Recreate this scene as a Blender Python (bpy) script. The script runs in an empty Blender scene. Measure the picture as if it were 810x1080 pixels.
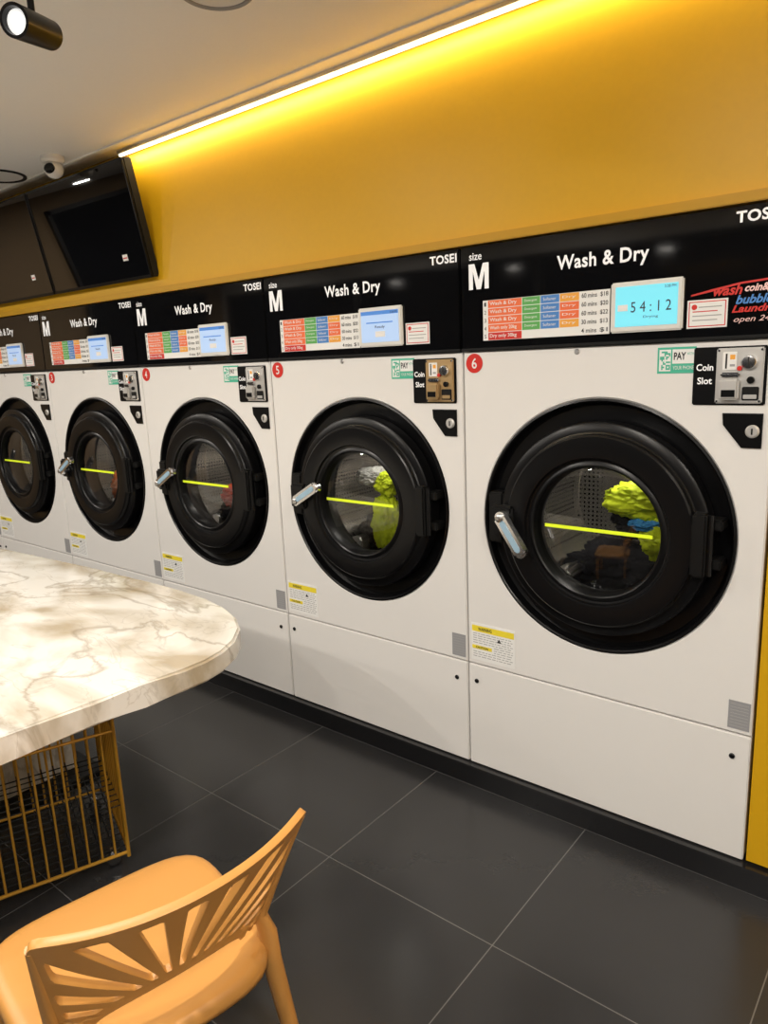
import bpy, bmesh, math, random
from mathutils import Vector, Matrix, noise
random.seed(3)
scene=bpy.context.scene
COL=scene.collection
W=0.937
# ---------------------------------------------------------------- materials
def srgb(r,g,b):
    f=lambda c:(c/255/12.92) if c/255<=0.04045 else ((c/255+0.055)/1.055)**2.4
    return (f(r),f(g),f(b),1)
def mat(name,col,rough=0.5,metal=0.0,emit=0.0,spec=0.5,coat=0.0,bump=0.0,bscale=200,var=0.0):
    m=bpy.data.materials.new(name); m.use_nodes=True
    nt=m.node_tree; b=nt.nodes['Principled BSDF']
    b.inputs['Base Color'].default_value=col
    b.inputs['Roughness'].default_value=rough
    b.inputs['Metallic'].default_value=metal
    b.inputs['Specular IOR Level'].default_value=spec
    b.inputs['Coat Weight'].default_value=coat
    if emit:
        b.inputs['Emission Color'].default_value=col
        b.inputs['Emission Strength'].default_value=emit
    if bump or var:
        tc=nt.nodes.new('ShaderNodeTexCoord'); n=nt.nodes.new('ShaderNodeTexNoise')
        n.inputs['Scale'].default_value=bscale; n.inputs['Detail'].default_value=4
        nt.links.new(tc.outputs['Object'],n.inputs['Vector'])
        if bump:
            bp=nt.nodes.new('ShaderNodeBump'); bp.inputs['Strength'].default_value=bump; bp.inputs['Distance'].default_value=0.002
            nt.links.new(n.outputs['Fac'],bp.inputs['Height']); nt.links.new(bp.outputs['Normal'],b.inputs['Normal'])
        if var:
            mx=nt.nodes.new('ShaderNodeMix'); mx.data_type='RGBA'
            mx.inputs['A'].default_value=[c*(1-var) for c in col[:3]]+[1]
            mx.inputs['B'].default_value=[min(1,c*(1+var)) for c in col[:3]]+[1]
            nt.links.new(n.outputs['Fac'],mx.inputs['Factor']); nt.links.new(mx.outputs['Result'],b.inputs['Base Color'])
    return m
M={}
M['white']=mat('machine_white',(0.77,0.755,0.73,1),0.36,bump=0.05,bscale=300)
M['gap']=mat('gap_dark',(0.01,0.01,0.01,1),0.7)
M['gloss']=mat('black_gloss',(0.0035,0.0035,0.004,1),0.05,spec=0.45,bump=0.01,bscale=8)
M['blk']=mat('black_satin',(0.004,0.004,0.0045,1),0.30,spec=0.28,bump=0.03,bscale=300)
M['blk2']=mat('black_matte',(0.006,0.006,0.006,1),0.45,spec=0.25,bump=0.05,bscale=300)
M['steel']=mat('chrome',(0.75,0.75,0.76,1),0.18,1.0)
M['brushed']=mat('brushed_steel',(0.62,0.61,0.6,1),0.35,1.0,bump=0.05,bscale=400)
M['coinsteel']=mat('coin_plate_steel',(0.60,0.59,0.57,1),0.42,0.55,bump=0.05,bscale=400)
M['txt']=mat('text_white',(0.85,0.85,0.85,1),0.5,emit=0.2)
M['txtk']=mat('text_dark',(0.03,0.03,0.03,1),0.5)
M['txtg']=mat('text_grey',(0.35,0.35,0.35,1),0.6)
M['red']=mat('badge_red',srgb(205,40,30),0.4)
M['pw']=mat('paper_white',(0.82,0.82,0.8,1),0.5)
M['orange']=mat('label_orange',srgb(235,110,60),0.5)
M['green']=mat('label_green',srgb(90,170,85),0.5)
M['blue']=mat('label_blue',srgb(70,130,200),0.5)
M['amber']=mat('label_amber',srgb(235,165,60),0.5)
M['yellow']=mat('label_yellow',srgb(235,215,60),0.5)
M['teal']=mat('label_teal',srgb(70,180,150),0.5)
M['grey']=mat('label_grey',srgb(150,150,152),0.4)
M['pink']=mat('label_pink',srgb(240,200,195),0.5)
M['bezel']=mat('bezel_cream',(0.72,0.71,0.67,1),0.4)
M['scr6']=mat('screen_cyan',srgb(115,205,222),0.2,emit=0.6)
M['scr']=mat('screen_lavender',srgb(165,190,225),0.2,emit=0.5)
M['scrd']=mat('screen_band',srgb(80,130,200),0.2,emit=0.4)
M['lime']=mat('strip_lime',srgb(215,235,40),0.5,emit=0.25)
M['orangeplastic']=mat('chair_plastic',(0.55,0.265,0.065,1),0.40,bump=0.08,bscale=500)
M['gold']=mat('gold_wire',srgb(200,150,50),0.35,0.35)
M['ledm']=mat('led_emitter',(1.0,0.86,0.62,1),0.5,emit=5)
M['alu']=mat('aluminium',(0.7,0.68,0.64,1),0.4,0.8)
M['lampm']=mat('lamp_emitter',(1.0,0.93,0.82,1),0.5,emit=12)
M['spotm']=mat('spot_lens',(0.9,0.9,0.88,1),0.3,emit=0.8)
M['cwhite']=mat('fixture_white',(0.75,0.74,0.72,1),0.4)
M['cgrey']=mat('fixture_grey',(0.30,0.29,0.28,1),0.5)
M['rubber']=mat('gasket_grey',(0.03,0.03,0.031,1),0.5)
M['handleblue']=mat('handle_blue',srgb(150,180,200),0.3)
M['frame']=mat('window_frame_dark',(0.02,0.02,0.02,1),0.4)
M['night']=mat('window_glass_night',(0.010,0.012,0.016,1),0.08,bump=0.01,bscale=4)
M['dwall']=mat('wall_brown',(0.30,0.20,0.10,1),0.6,bump=0.1,bscale=80,var=0.05)

def nodes(name):
    m=bpy.data.materials.new(name); m.use_nodes=True
    return m,m.node_tree,m.node_tree.nodes['Principled BSDF']
def mk(nt,t,**k):
    n=nt.nodes.new(t)
    for a,v in k.items(): setattr(n,a,v)
    return n
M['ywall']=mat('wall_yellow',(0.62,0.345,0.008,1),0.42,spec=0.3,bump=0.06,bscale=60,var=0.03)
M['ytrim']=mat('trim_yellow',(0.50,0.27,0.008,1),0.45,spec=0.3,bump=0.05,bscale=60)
M['ceil']=mat('ceiling_paint',(0.88,0.875,0.86,1),0.7,bump=0.1,bscale=120,var=0.02)
M['wall']=mat('wall_paint',(0.72,0.69,0.64,1),0.7,bump=0.1,bscale=80,var=0.03)
M['plinth']=mat('plinth_black',(0.010,0.010,0.011,1),0.22,bump=0.05,bscale=60)
# floor
m,nt,b=nodes('floor_tiles'); M['floor']=m
tc=mk(nt,'ShaderNodeTexCoord'); mp=mk(nt,'ShaderNodeMapping'); mp.inputs['Location'].default_value=(0.734+0.0015+6,0.625+0.0015+6,0)
br=mk(nt,'ShaderNodeTexBrick',offset=0.0,squash=1.0)
br.inputs['Scale'].default_value=1; br.inputs['Brick Width'].default_value=0.6; br.inputs['Row Height'].default_value=0.6
br.inputs['Mortar Size'].default_value=0.0016; br.inputs['Mortar Smooth'].default_value=0.1
br.inputs['Color1'].default_value=(0.023,0.023,0.0245,1); br.inputs['Color2'].default_value=(0.026,0.026,0.0275,1)
br.inputs['Mortar'].default_value=(0.14,0.138,0.135,1)
nt.links.new(tc.outputs['Object'],mp.inputs['Vector']); nt.links.new(mp.outputs['Vector'],br.inputs['Vector'])
nz=mk(nt,'ShaderNodeTexNoise'); nz.inputs['Scale'].default_value=5; nz.inputs['Detail'].default_value=8
nt.links.new(tc.outputs['Object'],nz.inputs['Vector'])
mx=mk(nt,'ShaderNodeMix',data_type='RGBA',blend_type='MULTIPLY'); mx.inputs['Factor'].default_value=0.2
nt.links.new(br.outputs['Color'],mx.inputs['A']); nt.links.new(nz.outputs['Fac'],mx.inputs['B'])
nt.links.new(mx.outputs['Result'],b.inputs['Base Color'])
rr=mk(nt,'ShaderNodeMapRange'); rr.inputs['To Min'].default_value=0.23; rr.inputs['To Max'].default_value=0.29
nt.links.new(nz.outputs['Fac'],rr.inputs['Value']); nt.links.new(rr.outputs['Result'],b.inputs['Roughness'])
n2=mk(nt,'ShaderNodeTexNoise'); n2.inputs['Scale'].default_value=90
nt.links.new(tc.outputs['Object'],n2.inputs['Vector'])
bp=mk(nt,'ShaderNodeBump'); bp.inputs['Strength'].default_value=0.05; bp.inputs['Distance'].default_value=0.002
nt.links.new(n2.outputs['Fac'],bp.inputs['Height']); nt.links.new(bp.outputs['Normal'],b.inputs['Normal'])
# marble
m,nt,b=nodes('marble'); M['marble']=m
tc=mk(nt,'ShaderNodeTexCoord')
mp=mk(nt,'ShaderNodeMapping'); mp.inputs['Rotation'].default_value=(0,0,0.6); mp.inputs['Scale'].default_value=(1,1.9,1)
nt.links.new(tc.outputs['Object'],mp.inputs['Vector'])
def vein(scale,dist,width,det=6):
    n=mk(nt,'ShaderNodeTexNoise'); n.inputs['Scale'].default_value=scale; n.inputs['Detail'].default_value=det; n.inputs['Distortion'].default_value=dist
    nt.links.new(mp.outputs['Vector'],n.inputs['Vector'])
    s=mk(nt,'ShaderNodeMath',operation='SUBTRACT'); s.inputs[1].default_value=0.5
    a=mk(nt,'ShaderNodeMath',operation='ABSOLUTE')
    r=mk(nt,'ShaderNodeMapRange'); r.inputs['From Max'].default_value=width; r.inputs['To Min'].default_value=1; r.inputs['To Max'].default_value=0
    nt.links.new(n.outputs['Fac'],s.inputs[0]); nt.links.new(s.outputs[0],a.inputs[0]); nt.links.new(a.outputs[0],r.inputs['Value'])
    return r.outputs['Result']
v1=vein(1.6,1.0,0.028); v2=vein(3.2,1.2,0.014)
cl=mk(nt,'ShaderNodeTexNoise'); cl.inputs['Scale'].default_value=2.1; cl.inputs['Detail'].default_value=8; cl.inputs['Distortion'].default_value=0.6
nt.links.new(mp.outputs['Vector'],cl.inputs['Vector'])
r1=mk(nt,'ShaderNodeValToRGB'); r1.color_ramp.elements[0].position=0.34; r1.color_ramp.elements[0].color=(0.45,0.38,0.27,1)
r1.color_ramp.elements[1].position=0.55; r1.color_ramp.elements[1].color=(0.80,0.785,0.74,1)
nt.links.new(cl.outputs['Fac'],r1.inputs['Fac'])
ma=mk(nt,'ShaderNodeMix',data_type='RGBA'); ma.inputs['B'].default_value=(0.24,0.19,0.12,1)
f1=mk(nt,'ShaderNodeMath',operation='MULTIPLY'); f1.inputs[1].default_value=0.5; nt.links.new(v1,f1.inputs[0])
nt.links.new(f1.outputs[0],ma.inputs['Factor']); nt.links.new(r1.outputs['Color'],ma.inputs['A'])
mb=mk(nt,'ShaderNodeMix',data_type='RGBA'); mb.inputs['B'].default_value=(0.38,0.34,0.28,1)
f2=mk(nt,'ShaderNodeMath',operation='MULTIPLY'); f2.inputs[1].default_value=0.35; nt.links.new(v2,f2.inputs[0])
nt.links.new(f2.outputs[0],mb.inputs['Factor']); nt.links.new(ma.outputs['Result'],mb.inputs['A'])
nt.links.new(mb.outputs['Result'],b.inputs['Base Color']); b.inputs['Roughness'].default_value=0.14
# door glass
m=bpy.data.materials.new('door_glass'); m.use_nodes=True; nt=m.node_tree; nt.nodes.clear(); M['glass']=m
o=mk(nt,'ShaderNodeOutputMaterial'); t=mk(nt,'ShaderNodeBsdfTransparent'); t.inputs[0].default_value=(0.80,0.79,0.76,1)
g=mk(nt,'ShaderNodeBsdfGlossy'); g.inputs['Roughness'].default_value=0.02
fr=mk(nt,'ShaderNodeFresnel'); fr.inputs['IOR'].default_value=1.7; ms=mk(nt,'ShaderNodeMixShader')
nt.links.new(fr.outputs[0],ms.inputs[0]); nt.links.new(t.outputs[0],ms.inputs[1]); nt.links.new(g.outputs[0],ms.inputs[2]); nt.links.new(ms.outputs[0],o.inputs[0])
# perforated drum
m,nt,b=nodes('drum_steel'); M['drum']=m
tc=mk(nt,'ShaderNodeTexCoord'); vo=mk(nt,'ShaderNodeTexVoronoi'); vo.inputs['Scale'].default_value=60; vo.inputs['Randomness'].default_value=0.0
nt.links.new(tc.outputs['Object'],vo.inputs['Vector'])
rp=mk(nt,'ShaderNodeValToRGB'); rp.color_ramp.elements[0].position=0.20; rp.color_ramp.elements[0].color=(0.03,0.03,0.03,1)
rp.color_ramp.elements[1].position=0.30; rp.color_ramp.elements[1].color=(0.62,0.595,0.56,1)
nt.links.new(vo.outputs['Distance'],rp.inputs['Fac']); nt.links.new(rp.outputs['Color'],b.inputs['Base Color'])
b.inputs['Metallic'].default_value=0.8; b.inputs['Roughness'].default_value=0.26

# ---------------------------------------------------------------- mesh helpers
def new_mesh(name,bm,mats,smooth=True,ang=35):
    bmesh.ops.recalc_face_normals(bm,faces=bm.faces)
    me=bpy.data.meshes.new(name); bm.to_mesh(me); bm.free()
    for x in (mats if isinstance(mats,(list,tuple)) else [mats]): me.materials.append(M[x] if isinstance(x,str) else x)
    if smooth:
        for p in me.polygons: p.use_smooth=True
        me.set_sharp_from_angle(angle=math.radians(ang))
    return me
def add(name,me,parent=None,loc=(0,0,0),rot=(0,0,0)):
    o=bpy.data.objects.new(name,me); COL.objects.link(o); o.location=loc; o.rotation_euler=rot
    if parent: o.parent=parent
    return o
def empty(name,loc=(0,0,0),rot=(0,0,0)):
    e=bpy.data.objects.new(name,None); COL.objects.link(e); e.location=loc; e.rotation_euler=rot; e.empty_display_size=0.1; return e
def boxm(name,x0,x1,y0,y1,z0,z1,mt,bev=0.0,seg=2):
    bm=bmesh.new(); bmesh.ops.create_cube(bm,size=1)
    for v in bm.verts: v.co=Vector(((x0+x1)/2+v.co.x*(x1-x0),(y0+y1)/2+v.co.y*(y1-y0),(z0+z1)/2+v.co.z*(z1-z0)))
    if bev: bmesh.ops.bevel(bm,geom=list(bm.edges),offset=bev,segments=seg,affect='EDGES')
    return new_mesh(name,bm,mt)
def lathem(name,prof,cx,cz,mt,n=96,close=False):
    bm=bmesh.new(); rings=[]
    for r,y in prof:
        if r<1e-6: rings.append([bm.verts.new((cx,y,cz))])
        else: rings.append([bm.verts.new((cx+r*math.cos(2*math.pi*i/n),y,cz+r*math.sin(2*math.pi*i/n))) for i in range(n)])
    for a,c in zip(rings,rings[1:]):
        for i in range(n):
            j=(i+1)%n
            if len(a)==1: bm.faces.new((a[0],c[i],c[j]))
            elif len(c)==1: bm.faces.new((a[i],c[0],a[j]))
            else: bm.faces.new((a[i],c[i],c[j],a[j]))
    return new_mesh(name,bm,mt,ang=30)
def platem(name,pts,y0,y1,mt,bev=0.0):
    bm=bmesh.new(); a=[bm.verts.new((x,y0,z)) for x,z in pts]; c=[bm.verts.new((x,y1,z)) for x,z in pts]
    bm.faces.new(a); bm.faces.new(c[::-1]); n=len(pts)
    for i in range(n): bm.faces.new((a[i],a[(i+1)%n],c[(i+1)%n],c[i]))
    if bev:
        es=[e for e in bm.edges if abs(e.verts[0].co.y-y0)<1e-6 and abs(e.verts[1].co.y-y0)<1e-6]
        bmesh.ops.bevel(bm,geom=es,offset=bev,segments=2,affect='EDGES')
    return new_mesh(name,bm,mt,ang=40)
def holeplate(name,x0,x1,z0,z1,cx,cz,r,y0,y1,mt,n=128):
    ang=[2*math.pi*i/n for i in range(n)]
    outer=[]
    for a in ang:
        c,s=math.cos(a),math.sin(a); t=1e9
        if c>1e-9: t=min(t,(x1-cx)/c)
        if c<-1e-9: t=min(t,(x0-cx)/c)
        if s>1e-9: t=min(t,(z1-cz)/s)
        if s<-1e-9: t=min(t,(z0-cz)/s)
        outer.append([cx+c*t,cz+s*t])
    for X,Z in ((x0,z0),(x1,z0),(x0,z1),(x1,z1)):
        k=min(range(n),key=lambda i:(outer[i][0]-X)**2+(outer[i][1]-Z)**2); outer[k]=[X,Z]
    bm=bmesh.new()
    e=0.006
    def ring(pts,y): return [bm.verts.new((p[0],y,p[1])) for p in pts]
    cir=[[cx+r*math.cos(a),cz+r*math.sin(a)] for a in ang]
    cir2=[[cx+(r+e)*math.cos(a),cz+(r+e)*math.sin(a)] for a in ang]
    inn=[[min(max(p[0],x0+0.004),x1-0.004),min(max(p[1],z0+0.004),z1-0.004)] for p in outer]
    R=[ring(outer,y1),ring(outer,y0+0.004),ring(inn,y0),ring(cir2,y0),ring(cir,y0+e),ring(cir,y1)]
    for a,c in zip(R,R[1:]):
        for i in range(n):
            j=(i+1)%n; bm.faces.new((a[i],a[j],c[j],c[i]))
    return new_mesh(name,bm,mt,ang=40)
def textm(s,x0,x1,z0,z1,y,mt,bold=0.0,shear=0.0,sp=1.0):
    cu=bpy.data.curves.new('t','FONT'); cu.body=s; cu.size=1; cu.offset=bold; cu.extrude=0.0; cu.resolution_u=3; cu.shear=shear; cu.space_character=sp
    ob=bpy.data.objects.new('t',cu); COL.objects.link(ob)
    bpy.context.view_layer.update()
    dg=bpy.context.evaluated_depsgraph_get()
    me=bpy.data.meshes.new_from_object(ob.evaluated_get(dg)); bpy.data.objects.remove(ob)
    xs=[v.co.x for v in me.vertices]; ys=[v.co.y for v in me.vertices]
    a,b_,c,d=min(xs),max(xs),min(ys),max(ys)
    for v in me.vertices:
        v.co=Vector((x0+(v.co.x-a)/(b_-a)*(x1-x0),y,z0+(v.co.y-c)/(d-c)*(z1-z0)))
    me.materials.clear(); me.materials.append(M[mt]); me.name='text_'+s.replace(' ','_')
    return me
def tube(name,pts,rad,mt,n=10,flat=1.0,closed=False,up=Vector((0,0,1))):
    bm=bmesh.new(); P=[Vector(p) for p in pts]; rings=[]
    rs=rad if isinstance(rad,(list,tuple)) else [rad]*len(P)
    N=len(P)
    for i,p in enumerate(P):
        if closed: t=(P[(i+1)%N]-P[i-1]).normalized()
        else: t=(P[min(i+1,N-1)]-P[max(i-1,0)]).normalized()
        u=up if abs(t.dot(up))<0.95 else Vector((0,1,0.01))
        s=t.cross(u).normalized(); w=s.cross(t)
        rings.append([bm.verts.new(p+rs[i]*(s*math.cos(2*math.pi*k/n)+w*flat*math.sin(2*math.pi*k/n))) for k in range(n)])
    R=rings+([rings[0]] if closed else [])
    for a,c in zip(R,R[1:]):
        for k in range(n): bm.faces.new((a[k],a[(k+1)%n],c[(k+1)%n],c[k]))
    if not closed:
        bm.faces.new(rings[0]); bm.faces.new(rings[-1][::-1])
    return new_mesh(name,bm,mt,ang=50)
def joinm(name,meshes):
    bm=bmesh.new(); mats=[]
    for me in meshes:
        mp_=[]
        for mm in me.materials:
            if mm not in mats: mats.append(mm)
            mp_.append(mats.index(mm))
        n0=len(bm.faces); bm.from_mesh(me); bm.faces.ensure_lookup_table()
        for f in bm.faces[n0:]: f.material_index=mp_[f.material_index] if mp_ else 0
    me=bpy.data.meshes.new(name); bm.to_mesh(me); bm.free()
    for mm in mats: me.materials.append(mm)
    me.set_sharp_from_angle(angle=math.radians(35))
    return me

# ---------------------------------------------------------------- room
XL,XR,YB,YF,ZC=-5.75,2.7,0.95,-3.7,2.53
add('floor',boxm('floor',XL,XR,YF,YB,-0.05,0,'floor'))
add('ceiling',boxm('ceiling',XL,XR,YF,YB,ZC,ZC+0.06,'ceil'))
add('wall_left',boxm('wall_left',XL-0.1,XL,YF,YB,0,ZC,'dwall'))
add('wall_right',boxm('wall_right',XR,XR+0.1,YF,YB,0,ZC,'wall'))
add('wall_front',boxm('wall_front',XL,XR,YF-0.1,YF,0,ZC,'wall'))
add('wall_back',boxm('wall_back',XL,XR,YB,YB+0.1,0,ZC,'ywall'))
add('wall_fascia',boxm('wall_fascia',XL,XR,0.012,0.06,1.922,ZC,'ywall'))
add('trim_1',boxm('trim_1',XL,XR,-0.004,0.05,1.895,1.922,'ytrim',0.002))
add('wall_side_panel',boxm('wall_side_panel',W+0.006,XR,0.0,0.05,0.085,1.895,'ywall'))
add('baseboard_machines',boxm('baseboard_machines',XL,XR,-0.028,0.9,0,0.076,'plinth',0.003))
add('trim_2',boxm('trim_2',XL,XR,-0.105,-0.095,ZC-0.006,ZC+0.001,'ceil',0.001))
for i,(xa,xb) in enumerate([(-5.6,-3.6),(-3.6,-1.6),(-1.6,0.4),(0.4,2.5)]):
    e=empty('window_%d'%(i+1),(0,0,0)); t=0.035
    add('pane',boxm('pane',xa+t,xb-t,YF+0.012,YF+0.020,0.1+t,2.36-t,'night'),e)
    add('frame',joinm('frame',[boxm('f',xa,xb,YF+0.001,YF+0.05,0.1,0.1+t,'frame'),boxm('f',xa,xb,YF+0.001,YF+0.05,2.36-t,2.36,'frame'),
        boxm('f',xa,xa+t,YF+0.001,YF+0.05,0.1,2.36,'frame'),boxm('f',xb-t,xb,YF+0.001,YF+0.05,0.1,2.36,'frame')]),e)
# dark window in the far left wall
e=empty('window_5',(0,0,0))
add('pane',boxm('pane',XL+0.012,XL+0.02,-3.4,-2.0,0.9,2.35,'night'),e)
add('frame',joinm('frame',[boxm('f',XL+0.001,XL+0.05,-3.44,-1.96,0.86,0.9,'frame'),boxm('f',XL+0.001,XL+0.05,-3.44,-1.96,2.35,2.39,'frame'),boxm('f',XL+0.001,XL+0.05,-3.44,-3.4,0.86,2.39,'frame'),boxm('f',XL+0.001,XL+0.05,-2.0,-1.96,0.86,2.39,'frame')]),e)
led=empty('led_strip_light',(0,0,0))
add('profile',boxm('profile',-1.83,XR-0.02,-0.030,0.012,2.517,2.53,'alu'),led)
add('diffuser',boxm('diffuser',-1.83,XR-0.02,-0.020,-0.008,2.511,2.5168,'ledm'),led)

# ---------------------------------------------------------------- washing machine parts
CX,CZ=0.472,1.02
parts=[]
def P(name,me): parts.append((name,me))
P('side_left',boxm('side_left',0.004,0.012,0.02,0.85,0.08,1.88,'white'))
P('side_right',boxm('side_right',W-0.012,W-0.004,0.02,0.85,0.08,1.88,'white'))
P('top_cover',boxm('top_cover',0.004,W-0.004,0.02,0.85,1.872,1.882,'white'))
P('base_plate',boxm('base_plate',0.004,W-0.004,0.02,0.85,0.0765,0.086,'gap'))
P('inner_backing',boxm('inner_backing',0.012,W-0.012,0.75,0.76,0.09,1.87,'gap'))
P('inner_strip',boxm('inner_strip',0.012,W-0.012,0.022,0.03,0.44,0.5,'gap'))
P('inner_strip_top',boxm('inner_strip_top',0.012,W-0.012,0.022,0.03,1.54,1.6,'gap'))
P('front_panel',holeplate('front_panel',0.003,W-0.003,0.4735,1.564,CX,CZ,0.393,0,0.02,'white'))
P('kick_panel',boxm('kick_panel',0.003,W-0.003,0,0.02,0.079,0.4695,'white',0.003))
P('control_fascia',boxm('control_fascia',0.002,W-0.002,-0.008,0.02,1.568,1.888,'gloss',0.004))
P('fascia_lower_lip',boxm('fascia_lower_lip',0.002,W-0.002,-0.012,0.0,1.5655,1.575,'blk2',0.002))
P('door_recess',lathem('door_recess',[(0.394,-0.002),(0.388,-0.004),(0.384,0.0),(0.380,0.03),(0.372,0.038),(0.345,0.042),(0.28,0.05)],CX,CZ,'blk'))
DC=(0.478,1.018)
P('door_ring',lathem('door_ring',[(0.31,0.048),(0.328,0.03),(0.330,-0.012),(0.328,-0.020),(0.322,-0.024),(0.300,-0.026),(0.296,-0.030),(0.293,-0.044),(0.288,-0.048),(0.232,-0.052),(0.226,-0.050),(0.222,-0.040),(0.216,-0.038),(0.209,-0.042),(0.203,-0.043),(0.199,-0.040),(0.195,-0.030),(0.192,0.0)],DC[0],DC[1],'blk'))
P('door_gasket',lathem('door_gasket',[(0.192,0.0),(0.194,0.02),(0.215,0.05),(0.235,0.08),(0.25,0.10)],DC[0],DC[1],'rubber'))
P('door_glass',lathem('door_glass',[(0.195,-0.020),(0.17,-0.028),(0.12,-0.036),(0.06,-0.040),(0,-0.042)],DC[0],DC[1],'glass'))
P('drum',lathem('drum',[(0.245,0.10),(0.31,0.12),(0.315,0.14),(0.315,0.50),(0.30,0.53),(0.12,0.545),(0.10,0.52),(0,0.51)],DC[0],DC[1],'drum'))
for i in range(3):
    a=math.radians(90+120*i+20)
    bm=bmesh.new()
    bmesh.ops.create_cube(bm,size=1)
    for v in bm.verts:
        t=v.co.z; r=0.28+0.05*(-t); wdt=0.045 if t<0 else 0.015
        lx=v.co.x*2*wdt
        v.co=Vector((DC[0]+math.cos(a)*r-math.sin(a)*lx,0.32+v.co.y*0.34,DC[1]+math.sin(a)*r+math.cos(a)*lx))
    bmesh.ops.bevel(bm,geom=list(bm.edges),offset=0.008,segments=2,affect='EDGES')
    P('drum_lifter_%d'%(i+1),new_mesh('drum_lifter',bm,'brushed'))
P('glass_strip',boxm('glass_strip',0.322,0.655,-0.0455,-0.0425,1.021,1.031,'lime'))
P('hinge',joinm('hinge',[boxm('h',0.762,0.802,-0.060,-0.02,0.93,1.11,'blk2',0.006),boxm('h',0.78,0.835,-0.030,0.03,0.95,0.98,'blk2',0.004),boxm('h',0.78,0.835,-0.030,0.03,1.06,1.09,'blk2',0.004),
   tube('h',[(0.807,-0.040,0.935),(0.807,-0.040,1.105)],0.008,'blk')]))
P('latch_bracket',joinm('latch_bracket',[boxm('l',0.135,0.215,-0.066,-0.03,0.975,1.075,'blk2',0.008),boxm('l',0.105,0.16,-0.024,0.03,0.94,1.11,'blk2',0.006)]))
P('coin_plate',boxm('coin_plate',0.733,0.912,-0.006,0.001,1.397,1.548,'blk',0.003))
P('coin_text',joinm('coin_text',[textm('Coin',0.741,0.784,1.487,1.505,-0.0065,'txt',0.02),textm('Slot',0.745,0.782,1.452,1.470,-0.0065,'txt',0.02)]))
def coinmech(mt):
    return joinm('coin_mech',[boxm('c',0.792,0.906,-0.012,-0.005,1.402,1.544,mt,0.003),
   boxm('c',0.803,0.853,-0.030,-0.011,1.412,1.466,mt,0.005),boxm('c',0.810,0.847,-0.0315,-0.026,1.418,1.440,'blk',0.002),
   boxm('c',0.805,0.852,-0.022,-0.011,1.470,1.482,'steel',0.004),
   boxm('c',0.858,0.898,-0.016,-0.011,1.41,1.445,'blk2',0.002),boxm('c',0.862,0.894,-0.0175,-0.015,1.414,1.425,mt,0.001),
   lathem('c',[(0.019,-0.011),(0.019,-0.018),(0.016,-0.023),(0.009,-0.024),(0,-0.024)],0.872,1.507,'steel',32),
   boxm('c',0.8705,0.8735,-0.0255,-0.022,1.494,1.520,'gap'),
   boxm('c',0.808,0.842,-0.0145,-0.011,1.488,1.534,'pw',0.001),boxm('c',0.815,0.819,-0.0155,-0.013,1.492,1.53,'gap'),
   boxm('c',0.826,0.838,-0.0152,-0.013,1.515,1.527,'amber'),boxm('c',0.826,0.838,-0.0152,-0.013,1.497,1.503,'txtg'),
   lathem('c',[(0.009,-0.011),(0.009,-0.02),(0.007,-0.022),(0,-0.022)],0.878,1.462,'blk',20),
   lathem('c',[(0.006,-0.011),(0.006,-0.018),(0,-0.018)],0.85,1.492,'red',20),
   lathem('c',[(0.004,-0.011),(0.003,-0.014),(0,-0.014)],0.798,1.538,'steel',12),lathem('c',[(0.004,-0.011),(0.003,-0.014),(0,-0.014)],0.900,1.538,'steel',12),
   lathem('c',[(0.004,-0.011),(0.003,-0.014),(0,-0.014)],0.798,1.408,'steel',12),lathem('c',[(0.004,-0.011),(0.003,-0.014),(0,-0.014)],0.900,1.408,'steel',12)])
M['warmsteel']=mat('warm_tinted_steel',srgb(185,155,110),0.40,0.55,bump=0.05,bscale=400)  # coin plate steel with an orange reflection tinted into its colour
cm_steel=coinmech('coinsteel'); cm_warm=coinmech('warmsteel')
P('key_lock',joinm('key_lock',[platem('k',[(0.812,1.376),(0.910,1.376),(0.910,1.286),(0.862,1.286),(0.815,1.345)],-0.007,0.001,'blk',0.002),
   lathem('k',[(0.017,-0.006),(0.017,-0.011),(0.013,-0.014),(0,-0.014)],0.888,1.33,'coinsteel',32),boxm('k',0.886,0.890,-0.0155,-0.013,1.322,1.338,'gap')]))
ps=[boxm('s',0.636,0.738,-0.0012,0.001,1.482,1.552,'teal'),boxm('s',0.641,0.672,-0.0018,0,1.488,1.546,'pw'),boxm('s',0.676,0.734,-0.0018,0,1.508,1.546,'pw'),
    textm('PAY',0.680,0.712,1.518,1.538,-0.0022,'txtk',0.03),textm('WITH',0.714,0.732,1.530,1.537,-0.0022,'teal'),textm('YOUR PHONE',0.678,0.733,1.492,1.502,-0.0022,'pw')]
rnd=random.Random(5)
for i in range(7):
    for j in range(11):
        if rnd.random()<0.5: ps.append(boxm('q',0.643+i*0.004,0.6468+i*0.004,-0.0024,-0.0016,1.492+j*0.0045,1.4963+j*0.0045,'teal'))
P('pay_sticker',joinm('pay_sticker',ps))
ws=[boxm('s',0.016,0.190,-0.0012,0.001,0.49,0.628,'pw'),boxm('s',0.020,0.187,-0.0016,0,0.598,0.620,'yellow'),boxm('s',0.020,0.10,-0.0016,0,0.533,0.546,'yellow'),
    textm('WARNING',0.045,0.10,0.603,0.615,-0.002,'txtk',0.02),textm('CAUTION',0.035,0.085,0.535,0.544,-0.002,'txtk',0.02)]
for k in range(11):
    z=0.590-k*0.0085
    if 0.53<z<0.55: 
        x0=0.108
    else: x0=0.024
    x=x0
    while x<0.178:
        l=rnd.uniform(0.006,0.02); l=min(l,0.182-x); ws.append(boxm('w',x,x+l,-0.0016,0,z-0.0012,z+0.0012,'txtg')); x+=l+0.004
ws.append(platem('w',[(0.12,0.572),(0.138,0.572),(0.129,0.586)],-0.0018,0,'txtk'))
P('warning_sticker',joinm('warning_sticker',ws))
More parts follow.
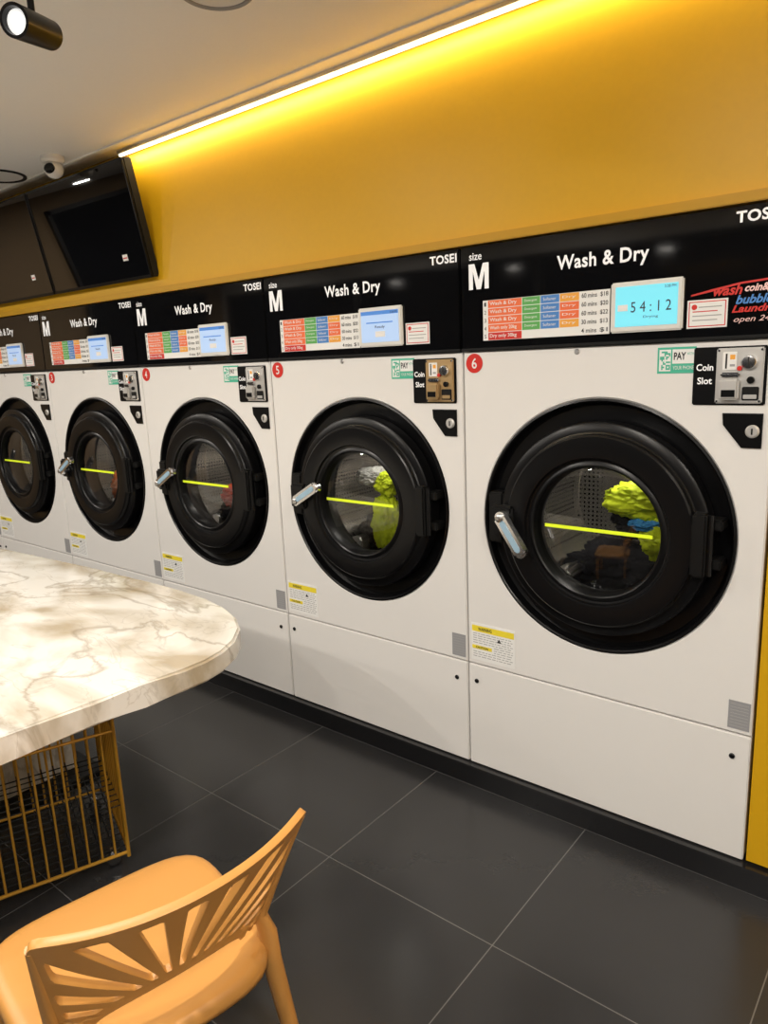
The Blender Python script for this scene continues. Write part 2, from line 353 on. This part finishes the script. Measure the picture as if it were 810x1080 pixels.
gs=[boxm('s',0.871,0.928,-0.0012,0.001,0.487,0.572,'grey')]
for k in range(8): gs.append(boxm('s',0.876,0.923,-0.0016,0,0.494+k*0.0095,0.4965+k*0.0095,'txtg'))
P('rating_plate',joinm('rating_plate',gs))
for nm,x,z in (('panel_lock_left',0.036,0.408),('panel_lock_right',0.888,0.401),('panel_screw',0.40,1.551)):
    P(nm,lathem(nm,[(0.008,0.0),(0.008,-0.003),(0.006,-0.005),(0.0,-0.005)],x,z,'blk' if 'lock' in nm else 'brushed',20))
Y=-0.0088
mx0,mx1,mz0,mz1=0.034,0.107,1.757,1.835; s_=0.017; mxm=(mx0+mx1)/2
Mp=[(mx0,mz0),(mx0,mz1),(mx0+0.021,mz1),(mxm,mz0+0.028),(mx1-0.021,mz1),(mx1,mz1),(mx1,mz0),(mx1-s_+0.002,mz0),(mx1-s_+0.002,mz1-0.022),(mxm+0.008,mz0),(mxm-0.008,mz0),(mx0+s_-0.002,mz1-0.022),(mx0+s_-0.002,mz0)]
P('size_text',joinm('size_text',[textm('size',0.036,0.082,1.846,1.868,Y,'txt',0.01),platem('M',Mp,Y-0.0004,Y,'txt')]))
P('wash_dry_text',textm('Wash & Dry',0.337,0.606,1.774,1.826,Y,'txt',0.022,sp=1.06))
P('brand_text',textm('TOSEI',0.820,0.926,1.848,1.876,Y,'txt',0.03,sp=1.06))
pl=[boxm('p',0.085,0.500,-0.0092,-0.007,1.597,1.720,'pw')]
rows=[('60 mins','$18'),('60 mins','$20'),('60 mins','$22'),('30 mins','$13'),('4 mins','$1')]
Z1=1.720; rh=0.123/5
for i,(a,c) in enumerate(rows):
    zt=Z1-i*rh-0.001; zb=zt-rh+0.002; zm=(zt+zb)/2
    pl.append(boxm('p',0.104,0.222,-0.0096,-0.008,zb,zt,'orange' if i<4 else 'red'))
    pl.append(textm(str(i+1),0.090,0.097,zm-0.006,zm+0.006,-0.0099,'txtk'))
    pl.append(textm(['Wash & Dry','Wash & Dry','Wash & Dry','Wash only 20kg','Dry only 30kg'][i],0.110,0.205,zm-0.007,zm+0.007,-0.0101,'pw',0.01))
    cols={0:['green','blue','amber'],1:['green','blue','orange'],2:['green','blue','orange'],3:['green','blue','amber'],4:[]}[i]
    for k,cc in enumerate(cols):
        x=0.224+k*0.062; wv=0.060
        pl.append(boxm('p',x,x+wv,-0.0096,-0.008,zb,zt,cc)); pl.append(textm(['Detergent','Softener','Dry'][k],x+0.008,x+wv-0.010,zm-0.004,zm+0.005,-0.0101,'pw'))
    pl.append(textm(a,0.416,0.462,zm-0.006,zm+0.007,-0.0099,'txtk',0.01)); pl.append(textm(c,0.472,0.495,zm-0.007,zm+0.007,-0.0099,'txtk',0.01))
P('price_list',joinm('price_list',pl))
P('screen_bezel',boxm('screen_bezel',0.506,0.703,-0.020,-0.007,1.597,1.733,'bezel',0.004))
st=[boxm('s',0.712,0.812,-0.0096,-0.007,1.598,1.670,'pw'),boxm('s',0.716,0.808,-0.0099,-0.008,1.602,1.666,'red'),boxm('s',0.7185,0.8055,-0.0102,-0.008,1.6045,1.6635,'pw'),
    lathem('s',[(0.007,-0.010),(0.007,-0.0106),(0,-0.0106)],0.73,1.652,'red',20)]
for k in range(4): st.append(boxm('s',0.726+(0.015 if k==0 else 0),0.798-(k%2)*0.01,-0.0106,-0.010,1.650-k*0.011,1.6525-k*0.011,'red' if k==1 else 'txtg'))
P('notice_sticker',joinm('notice_sticker',st))
def stadium(L,r,n=16):
    pts=[]
    for i in range(n+1):
        a=math.pi/2+math.pi*i/n; pts.append((r*math.cos(a),r*math.sin(a)))
    for i in range(n+1):
        a=-math.pi/2+math.pi*i/n; pts.append((L+r*math.cos(a),r*math.sin(a)))
    return pts
HL=0.125
hand=joinm('door_handle',[platem('h',stadium(HL,0.020),-0.024,0.0,'steel',0.007),
   platem('h',[(0.02+x,z) for x,z in stadium(HL-0.03,0.0095)],-0.0265,-0.02,'handleblue',0.002),
   lathem('h',[(0.014,0.0),(0.014,0.03),(0,0.03)],0,0,'steel',24),
   lathem('h',[(0.012,-0.024),(0.012,-0.029),(0.009,-0.031),(0,-0.031)],0,0,'brushed',24)])
def cloth(name,center,size,mt,seed):
    bm=bmesh.new(); bmesh.ops.create_icosphere(bm,subdivisions=5,radius=1)
    for v in bm.verts:
        d=v.co.normalized(); k=1+0.30*noise.noise(d*1.6+Vector((seed,0,0)))+0.28*abs(noise.noise(d*3.5+Vector((0,seed,0))))-0.22*abs(noise.noise(d*6+Vector((seed,seed,0))))+0.08*noise.noise(d*12+Vector((0,0,seed)))
        v.co=Vector((center[0]+d.x*k*size[0],center[1]+d.y*k*size[1],center[2]+d.z*k*size[2]))
    return new_mesh(name,bm,mt,ang=80)
CM={k:mat('cloth_'+k,srgb(*c),0.85,bump=0.3,bscale=150,var=0.15) for k,c in dict(lime=(215,235,40),blue=(70,150,215),white=(210,210,205),dark=(40,40,46),red=(190,60,45),orange=(200,110,60)).items()}
for k,mm in CM.items(): M['c_'+k]=mm
loads={6:[((0.545,0.17,1.085),(0.11,0.06,0.055),'c_lime'),((0.575,0.165,1.015),(0.06,0.045,0.022),'c_blue'),((0.615,0.18,0.975),(0.07,0.05,0.07),'c_lime'),((0.50,0.24,1.00),(0.07,0.05,0.05),'c_dark'),((0.42,0.32,0.80),(0.18,0.11,0.10),'c_dark')],
       5:[((0.43,0.19,0.90),(0.06,0.05,0.12),'c_lime'),((0.36,0.28,0.82),(0.12,0.10,0.09),'c_dark'),((0.36,0.20,1.08),(0.07,0.05,0.04),'c_white'),((0.45,0.19,1.06),(0.05,0.05,0.05),'c_lime')],
       4:[((0.38,0.26,0.85),(0.13,0.10,0.09),'c_dark'),((0.42,0.17,0.93),(0.06,0.05,0.05),'c_red')],
       3:[((0.40,0.20,0.90),(0.12,0.08,0.12),'c_orange'),((0.33,0.24,0.88),(0.07,0.08,0.10),'c_white')],
       2:[((0.38,0.24,0.88),(0.13,0.10,0.12),'c_dark'),((0.42,0.16,0.98),(0.08,0.05,0.08),'c_white')],1:[((0.44,0.30,0.82),(0.15,0.11,0.08),'c_white')]}
for num in (6,5,4,3,2,1):
    x0=(num-6)*W
    e=empty('washing_machine',(x0,0,0))
    for nm,me in parts: add(nm,me,e)
    add('coin_mech',cm_warm if num==5 else cm_steel,e)
    s=[boxm('s',0.521,0.690,-0.0215,-0.018,1.613,1.720,'scr6' if num==6 else 'scr')]
    if num==6: s+= [textm('5 4 : 1 2',0.565,0.674,1.650,1.678,-0.0222,'txtk'),boxm('s',0.528,0.556,-0.0220,-0.021,1.655,1.672,'pw'),textm('Drying',0.60,0.64,1.632,1.640,-0.0222,'txtk')]
    else: s+= [boxm('s',0.521,0.690,-0.0220,-0.021,1.707,1.720,'scrd'),boxm('s',0.545,0.665,-0.0220,-0.021,1.678,1.682,'scrd'),boxm('s',0.585,0.630,-0.0220,-0.021,1.63,1.65,'pw'),textm('Ready',0.585,0.63,1.658,1.670,-0.0222,'txtk')]
    s.append(textm('3:28 PM',0.655,0.685,1.709,1.716,-0.0224,'txtk'))
    add('display',joinm('display',s),e)
    s=[lathem('b',[(0.031,0.0),(0.031,-0.002),(0,-0.002)],0.045,1.527,'red',48),textm(str(num),0.036,0.055,1.510,1.544,-0.0025,'pw',0.01)]
    add('number_badge',joinm('number_badge',s),e)
    if num==6:
        add('door_handle',hand,e,(0.195,-0.085,1.045),(0,math.radians(56),0))
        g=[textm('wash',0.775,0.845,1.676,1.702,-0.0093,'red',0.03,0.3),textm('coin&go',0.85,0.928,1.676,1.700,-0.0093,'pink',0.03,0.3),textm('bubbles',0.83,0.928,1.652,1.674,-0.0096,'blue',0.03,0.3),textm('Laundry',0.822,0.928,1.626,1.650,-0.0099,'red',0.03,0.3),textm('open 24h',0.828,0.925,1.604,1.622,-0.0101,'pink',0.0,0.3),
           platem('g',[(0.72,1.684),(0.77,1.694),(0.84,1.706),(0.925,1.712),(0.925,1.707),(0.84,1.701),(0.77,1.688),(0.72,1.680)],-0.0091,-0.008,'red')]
        add('neon_reflection_decal',joinm('neon_reflection_decal',g),e)  # flat lettering painted in place of a neon reflection on the panel
    else: add('door_handle',hand,e,(0.205,-0.085,1.015),(0,math.radians(-30),0))
    for i,(c,sz,mt) in enumerate(loads[num]): add('laundry_%d'%(i+1),cloth('laundry',c,sz,mt,num*3.1+i),e)
    l=bpy.data.lights.new('drum_fill','POINT'); l.energy=1.15; l.color=(1,0.96,0.9); l.shadow_soft_size=0.03  # added fill light, brightens the drum interior
    o=bpy.data.objects.new('drum_fill',l); COL.objects.link(o); o.parent=e; o.location=(0.478,0.14,1.24)

# ---------------------------------------------------------------- televisions
M['tvgloss']=mat('tv_screen_gloss',(0.003,0.003,0.0035,1),0.02,spec=0.7)
def tv(loc_right):
    e=empty('television',(loc_right,-0.022,1.965),(math.radians(10.5),0,0))
    w,h=0.895,0.505
    add('housing',boxm('housing',-w,0,0.0,0.045,0,h,'blk2',0.006),e)
    add('bezel',joinm('bezel',[boxm('b',-w,0,-0.006,0.002,0,0.014,'blk',0.002),boxm('b',-w,0,-0.006,0.002,h-0.01,h,'blk',0.002),boxm('b',-w,-w+0.01,-0.006,0.002,0.01,h-0.008,'blk',0.002),boxm('b',-0.01,0,-0.006,0.002,0.01,h-0.008,'blk',0.002)]),e)
    add('screen',boxm('screen',-w+0.009,-0.009,-0.003,0.001,0.012,h-0.009,'tvgloss'),e)
    add('energy_label',joinm('energy_label',[boxm('l',-0.19,-0.15,-0.0042,-0.0028,0.09,0.118,'pw'),boxm('l',-0.186,-0.154,-0.0046,-0.004,0.1,0.105,'red')]),e)
    add('wall_bracket',boxm('wall_bracket',-w*0.65,-w*0.35,0.045,0.075,0.18,0.33,'blk2',0.003),e)
    return e
tv(-1.66); tv(-2.565); tv(-3.47)

# ---------------------------------------------------------------- ceiling fixtures
def spot(loc,aim,lit=True):
    e=empty('track_spotlight',loc)
    d=(Vector(aim)).normalized(); q=d.to_track_quat('-Y','Z').to_euler()
    head=empty('head',(0,0,0),q); head.parent=e
    add('head_body',lathem('head_body',[(0,0.075),(0.028,0.075),(0.033,0.068),(0.034,0.03),(0.036,-0.06),(0.036,-0.075),(0.029,-0.075),(0.026,-0.055)],0,0,'blk',40),head)
    add('lens',lathem('lens',[(0.027,-0.060),(0.015,-0.064),(0,-0.066)],0,0,'spotm',32),head)
    add('arm',joinm('arm',[tube('a',[(0,0,0.03),(0,0,ZC-loc[2]-0.02)],0.008,'blk',12)]),e)
    bm=bmesh.new(); bmesh.ops.create_cone(bm,cap_ends=True,segments=32,radius1=0.045,radius2=0.045,depth=0.025)
    for v in bm.verts: v.co.z+=ZC-loc[2]-0.0125
    add('base',new_mesh('base',bm,'blk'),e)
    return e
spot((-0.50,-1.07,2.355),(0.45,-0.8,-0.15))
def ring_fix(name,loc,r,glow,ringm=None):
    e=empty(name,loc)
    def lz(prof,mt,n=48):
        me=lathem('f',prof,0,0,mt,n); me.transform(Matrix.Rotation(math.radians(-90),4,'X')); return me
    add('trim_ring',lz([(r,0.0),(r,0.006),(r*0.95,0.009),(r*0.88,0.006),(r*0.86,0.001)],ringm or ('cwhite' if glow else 'blk2')),e)
    add('lens_disc',lz([(r*0.86,0.003),(0,0.003)],'lampm' if glow else 'cwhite'),e)
    return e
ring_fix('ceiling_speaker',(-2.58,-0.23,ZC),0.13,False)
ring_fix('ceiling_vent',(-0.35,-0.63,ZC),0.10,False,'cgrey')
e=empty('security_camera',(-2.09,-0.2,ZC))
me=lathem('c',[(0.05,0.0),(0.052,0.02),(0.045,0.03),(0.02,0.032)],0,0,'cwhite',40); me.transform(Matrix.Rotation(math.radians(-90),4,'X')); add('base',me,e)
bm=bmesh.new(); bmesh.ops.create_uvsphere(bm,u_segments=32,v_segments=20,radius=0.042)
for v in bm.verts: v.co.z-=0.055
add('dome',new_mesh('dome',bm,'cwhite'),e)
me=lathem('l',[(0.024,0),(0.024,-0.01),(0.018,-0.014),(0,-0.010)],0,0,'gloss',28); add('lens',me,e,(0.022,-0.030,-0.062),(math.radians(-20),0,math.radians(35)))

# ---------------------------------------------------------------- table
te=empty('marble_table',(0,0,0))
top=[(-2.95,-0.62),(-2.29,-0.59),(-1.58,-0.535),(-1.15,-0.512),(-0.97,-0.512),(-0.80,-0.522),(-0.66,-0.548),(-0.55,-0.590),(-0.455,-0.65),(-0.385,-0.73),(-0.345,-0.81),(-0.330,-0.88),(-0.330,-0.96),(-0.342,-1.08),(-0.358,-1.212),(-0.373,-1.442),(-0.385,-1.62),(-0.40,-1.72),(-0.45,-1.80),(-0.53,-1.86),(-0.65,-1.88),(-2.95,-1.93)]
bm=bmesh.new(); a=[bm.verts.new((x,y,0.72)) for x,y in top]; f=bm.faces.new(a)
r=bmesh.ops.extrude_face_region(bm,geom=[f]); vs=[g for g in r['geom'] if isinstance(g,bmesh.types.BMVert)]
for v in vs: v.co.z-=0.068
es=[e_ for e_ in bm.edges if abs(e_.verts[0].co.z-e_.verts[1].co.z)<1e-6]
bmesh.ops.bevel(bm,geom=es,offset=0.008,segments=3,affect='EDGES')
add('tabletop',new_mesh('tabletop',bm,'marble',ang=30),te)
for i,(x,y) in enumerate([(-1.35,-1.2),(-2.6,-1.2)]):
    add('pedestal_%d'%(i+1),joinm('pedestal',[boxm('p',x-0.05,x+0.05,y-0.35,y+0.35,0.02,0.652,'marble',0.004),boxm('p',x-0.15,x+0.15,y-0.42,y+0.42,0,0.02,'blk2',0.004)]),te)

# ---------------------------------------------------------------- wire basket cart
be=empty('wire_basket_cart',(-0.622,-1.035,0),(0,0,math.atan2(-0.94,-0.34)))
LX,LY=0.58,0.42
wires=[]
def loop(z,r,ins=0): 
    return tube('w',[(ins,-ins,z),(LX-ins,-ins,z),(LX-ins,-LY+ins,z),(ins,-LY+ins,z)],r,'gold',8,closed=True)
for z,r in ((0.055,0.006),(0.52,0.007),(0.475,0.005)): wires.append(loop(z,r))
for x,y in ((0,0),(LX,0),(0,-LY),(LX,-LY)): wires.append(tube('w',[(x,y,0.04),(x,y,0.52)],0.006,'gold',8))
n=15
for i in range(n+1):
    x=LX*i/n
    for y in (0,-LY): wires.append(tube('w',[(x,y,0.055),(x,y,0.52)],0.0036,'gold',6))
for i in range(1,11):
    y=-LY*i/11
    for x in (0,LX): wires.append(tube('w',[(x,y,0.055),(x,y,0.52)],0.0036,'gold',6))
for i in range(1,n): wires.append(tube('w',[(LX*i/n,0,0.055),(LX*i/n,-LY,0.055)],0.002,'blk2',6))
for i in range(1,12): wires.append(tube('w',[(0,-LY*i/12,0.058),(LX,-LY*i/12,0.058)],0.002,'blk2',6))
for i in range(0,16): wires.append(tube('w',[(LX*i/15,0,0.20),(LX*i/15,-LY,0.20)],0.0022,'blk2',6))
for i in range(1,12): wires.append(tube('w',[(0,-LY*i/12,0.202),(LX,-LY*i/12,0.202)],0.0022,'blk2',6))
add('wire_cage',joinm('wire_cage',wires),be)
for k,(x,y) in enumerate([(0.04,-0.04),(LX-0.04,-0.04),(0.04,-LY+0.04),(LX-0.04,-LY+0.04)]):
    add('caster_%d'%(k+1),joinm('caster',[lathem('c',[(0,y-0.009),(0.018,y-0.009),(0.022,y-0.006),(0.022,y+0.006),(0.018,y+0.009),(0,y+0.009)],x,0.022,'rubber',24),boxm('c',x-0.008,x+0.008,y-0.014,y+0.014,0.040,0.056,'steel',0.002)]),be)

# ---------------------------------------------------------------- chair
ce=empty('plastic_chair',(0.1234,-1.4526,0),(0,0,math.radians(78.5)))
SX=1.08
bm=bmesh.new(); NA=72; rings=[]
lv=[(0.0,-0.012),(0.2,-0.0115),(0.4,-0.009),(0.6,-0.005),(0.78,-0.001),(0.88,0.001),(0.94,0.0),(0.975,-0.004),(0.995,-0.012),(1.0,-0.024),(1.0,-0.034)]
for r_,dz in lv:
    ring=[]
    if r_==0: rings.append([bm.verts.new((0,-0.02,0.45+dz))]); continue
    for i in range(NA):
        a=2*math.pi*i/NA; c,s=math.cos(a),math.sin(a); k=(abs(c)**4.5+abs(s)**4.5)**(-1/4.5)
        x,y=c*k,s*k
        hw=(0.212+0.012*y)*SX
        ring.append(bm.verts.new((x*hw*r_,-0.025+y*0.228*r_,0.45+dz-(0.012*max(0,y*r_)**3))))
    rings.append(ring)
for a_,c_ in zip(rings,rings[1:]):
    for i in range(NA):
        j=(i+1)%NA
        if len(a_)==1: bm.faces.new((a_[0],c_[i],c_[j]))
        else: bm.faces.new((a_[i],c_[i],c_[j],a_[j]))
so=add('seat',new_mesh('seat',bm,'orangeplastic',ang=60),ce)
md=so.modifiers.new('s','SOLIDIFY'); md.thickness=0.008; md.offset=-1
CW=-0.015; H=0.315
def mapb(u,w):
    t=w/H
    tt=max(-0.2,t)
    f=-0.215-0.135*tt-0.02*tt*tt+0.055*(u/0.22)**2
    return Vector((u*1.0+0.014,f,0.498+0.274*t+0.010*(abs(u)/0.22)**3*max(0,t)))
def outR(th):
    c,s=abs(math.cos(th)),math.sin(th)
    a=(H-CW)/max(s,1e-4); den=c-0.12*s
    b_=(0.195+0.12*CW)/den if den>1e-3 else 1e3
    p=28.0
    return (min(a,1e3)**-p+min(b_,1e3)**-p)**(-1/p)
NS=13; bm=bmesh.new()
span=math.pi-0.10; t0=0.05
seq=[]
for i in range(NS):
    c0=t0+span*(i+0.5)/NS; hw=span/NS*0.25
    seq.append((c0-hw,c0+hw))
cur=0.0
ths=[cur]; slotcell=[]
def addth(t,slot):
    ths.append(t); slotcell.append(slot)
for a0,a1 in seq:
    for k in range(1,7): addth(cur+(a0-cur)*k/6,False)
    for k in range(1,7): addth(a0+(a1-a0)*k/6,True)
    cur=a1
for k in range(1,7): addth(cur+(math.pi-cur)*k/6,False)
cols=[]
def sm(a,b,t): return a+(b-a)*t
def ell(th,a,b): return 1/math.sqrt((math.cos(th)/a)**2+(math.sin(th)/b)**2)
for i,th in enumerate(ths):
    Ro=outR(th)
    r0=ell(th,0.135,0.055); r1=ell(th,0.158,0.092); r2=Ro-0.026/max(0.55,abs(math.sin(th)) if th>0.7 and th<2.44 else 1)
    inside=(i>0 and slotcell[i-1] and i<len(slotcell) and slotcell[i])
    e0=0.0 if inside else 1.0
    if r2-r1<0.01: r2=r1+0.01
    rad=[r0,sm(r0,r1,0.5),r1+0.004*e0]+[sm(r1,r2,k/10) for k in range(1,10)]+[r2-0.004*e0,sm(r2,Ro,0.4),sm(r2,Ro,0.8),Ro]
    cols.append([bm.verts.new(mapb(math.cos(th)*q,CW+math.sin(th)*q)) for q in rad])
nr=len(cols[0])
for i in range(len(cols)-1):
    for k in range(nr-1):
        if slotcell[i] and 2<=k<nr-4: continue
        bm.faces.new((cols[i][k],cols[i+1][k],cols[i+1][k+1],cols[i][k+1]))
bo=add('backrest',new_mesh('backrest',bm,'orangeplastic',ang=60),ce)
md=bo.modifiers.new('s','SOLIDIFY'); md.thickness=0.013; md.offset=0
md=bo.modifiers.new('b','BEVEL'); md.width=0.003; md.segments=2; md.limit_method='ANGLE'; md.angle_limit=math.radians(50)
for s,nm in ((1,'right'),(-1,'left')):
    pts=[]; rad=[]
    for k in range(9):
        w=H*(1-k/8.0)*0.93; p=mapb(s*(0.195+0.12*w)*0.985,w); pts.append(p); rad.append(0.0062+0.007*(k/8))
    pts+= [Vector((s*0.205+0.008,-0.185,0.46)),Vector((s*0.214,-0.19,0.40)),Vector((s*0.240,-0.205,0.2)),Vector((s*0.268,-0.225,0.0))]
    rad+= [0.018,0.019,0.0165,0.014]
    add('rear_leg_'+nm,tube('rear_leg',pts,rad,'orangeplastic',14,flat=1.25,up=Vector((0,1,0))),ce)
    pts=[Vector((s*0.178*SX,0.145,0.425)),Vector((s*0.188*SX,0.155,0.37)),Vector((s*0.212*SX,0.18,0.19)),Vector((s*0.235*SX,0.20,0.0))]
    add('front_leg_'+nm,tube('front_leg',pts,[0.02,0.019,0.0165,0.014],'orangeplastic',14,flat=1.25,up=Vector((0,1,0))),ce)

# ---------------------------------------------------------------- lights
def area(name,loc,rot,sx,sy,power,col,shape='RECTANGLE'):
    l=bpy.data.lights.new(name,'AREA'); l.energy=power; l.color=col; l.shape=shape; l.size=sx
    if shape=='RECTANGLE': l.size_y=sy
    o=bpy.data.objects.new(name,l); COL.objects.link(o); o.location=loc; o.rotation_euler=rot; return o
for x in (-4.6,-2.9,-1.2,0.5,2.0):
    for y in (-1.75,-3.0):
        fx=ring_fix('ceiling_downlight',(x,y,ZC),0.09,True)
        area('downlight_lamp',(x,y,ZC-0.02),(0,0,0),0.14,0,26 if y>-2 else 20,(1.0,0.93,0.84),'DISK')
area('led_lamp',((XR-1.83)/2,-0.03,2.505),(math.radians(20),0,0),XR+1.8,0.02,11,(1.0,0.84,0.55))
w=bpy.data.worlds.new('world'); scene.world=w; w.use_nodes=True
w.node_tree.nodes['Background'].inputs[0].default_value=(0.5,0.45,0.4,1); w.node_tree.nodes['Background'].inputs[1].default_value=0.2

# ---------------------------------------------------------------- camera
cd=bpy.data.cameras.new('camera'); cam=bpy.data.objects.new('camera',cd); COL.objects.link(cam); scene.camera=cam
cd.sensor_fit='VERTICAL'; cd.sensor_height=36; cd.lens=759.97/1080*36; cd.clip_start=0.02
r=Vector((0.77742,0.62766,-0.04077)); u=Vector((-0.09898,0.18608,0.97754)); f=Vector((-0.62115,0.75592,-0.20679))
mw=Matrix.Identity(4)
for i in range(3): mw[i][0]=r[i]; mw[i][1]=u[i]; mw[i][2]=-f[i]
mw[0][3],mw[1][3],mw[2][3]=1.32613,-2.05663,1.55114
cam.matrix_world=mw
scene.view_settings.view_transform='Standard'
scene.view_settings.look='None'
scene.view_settings.exposure=0
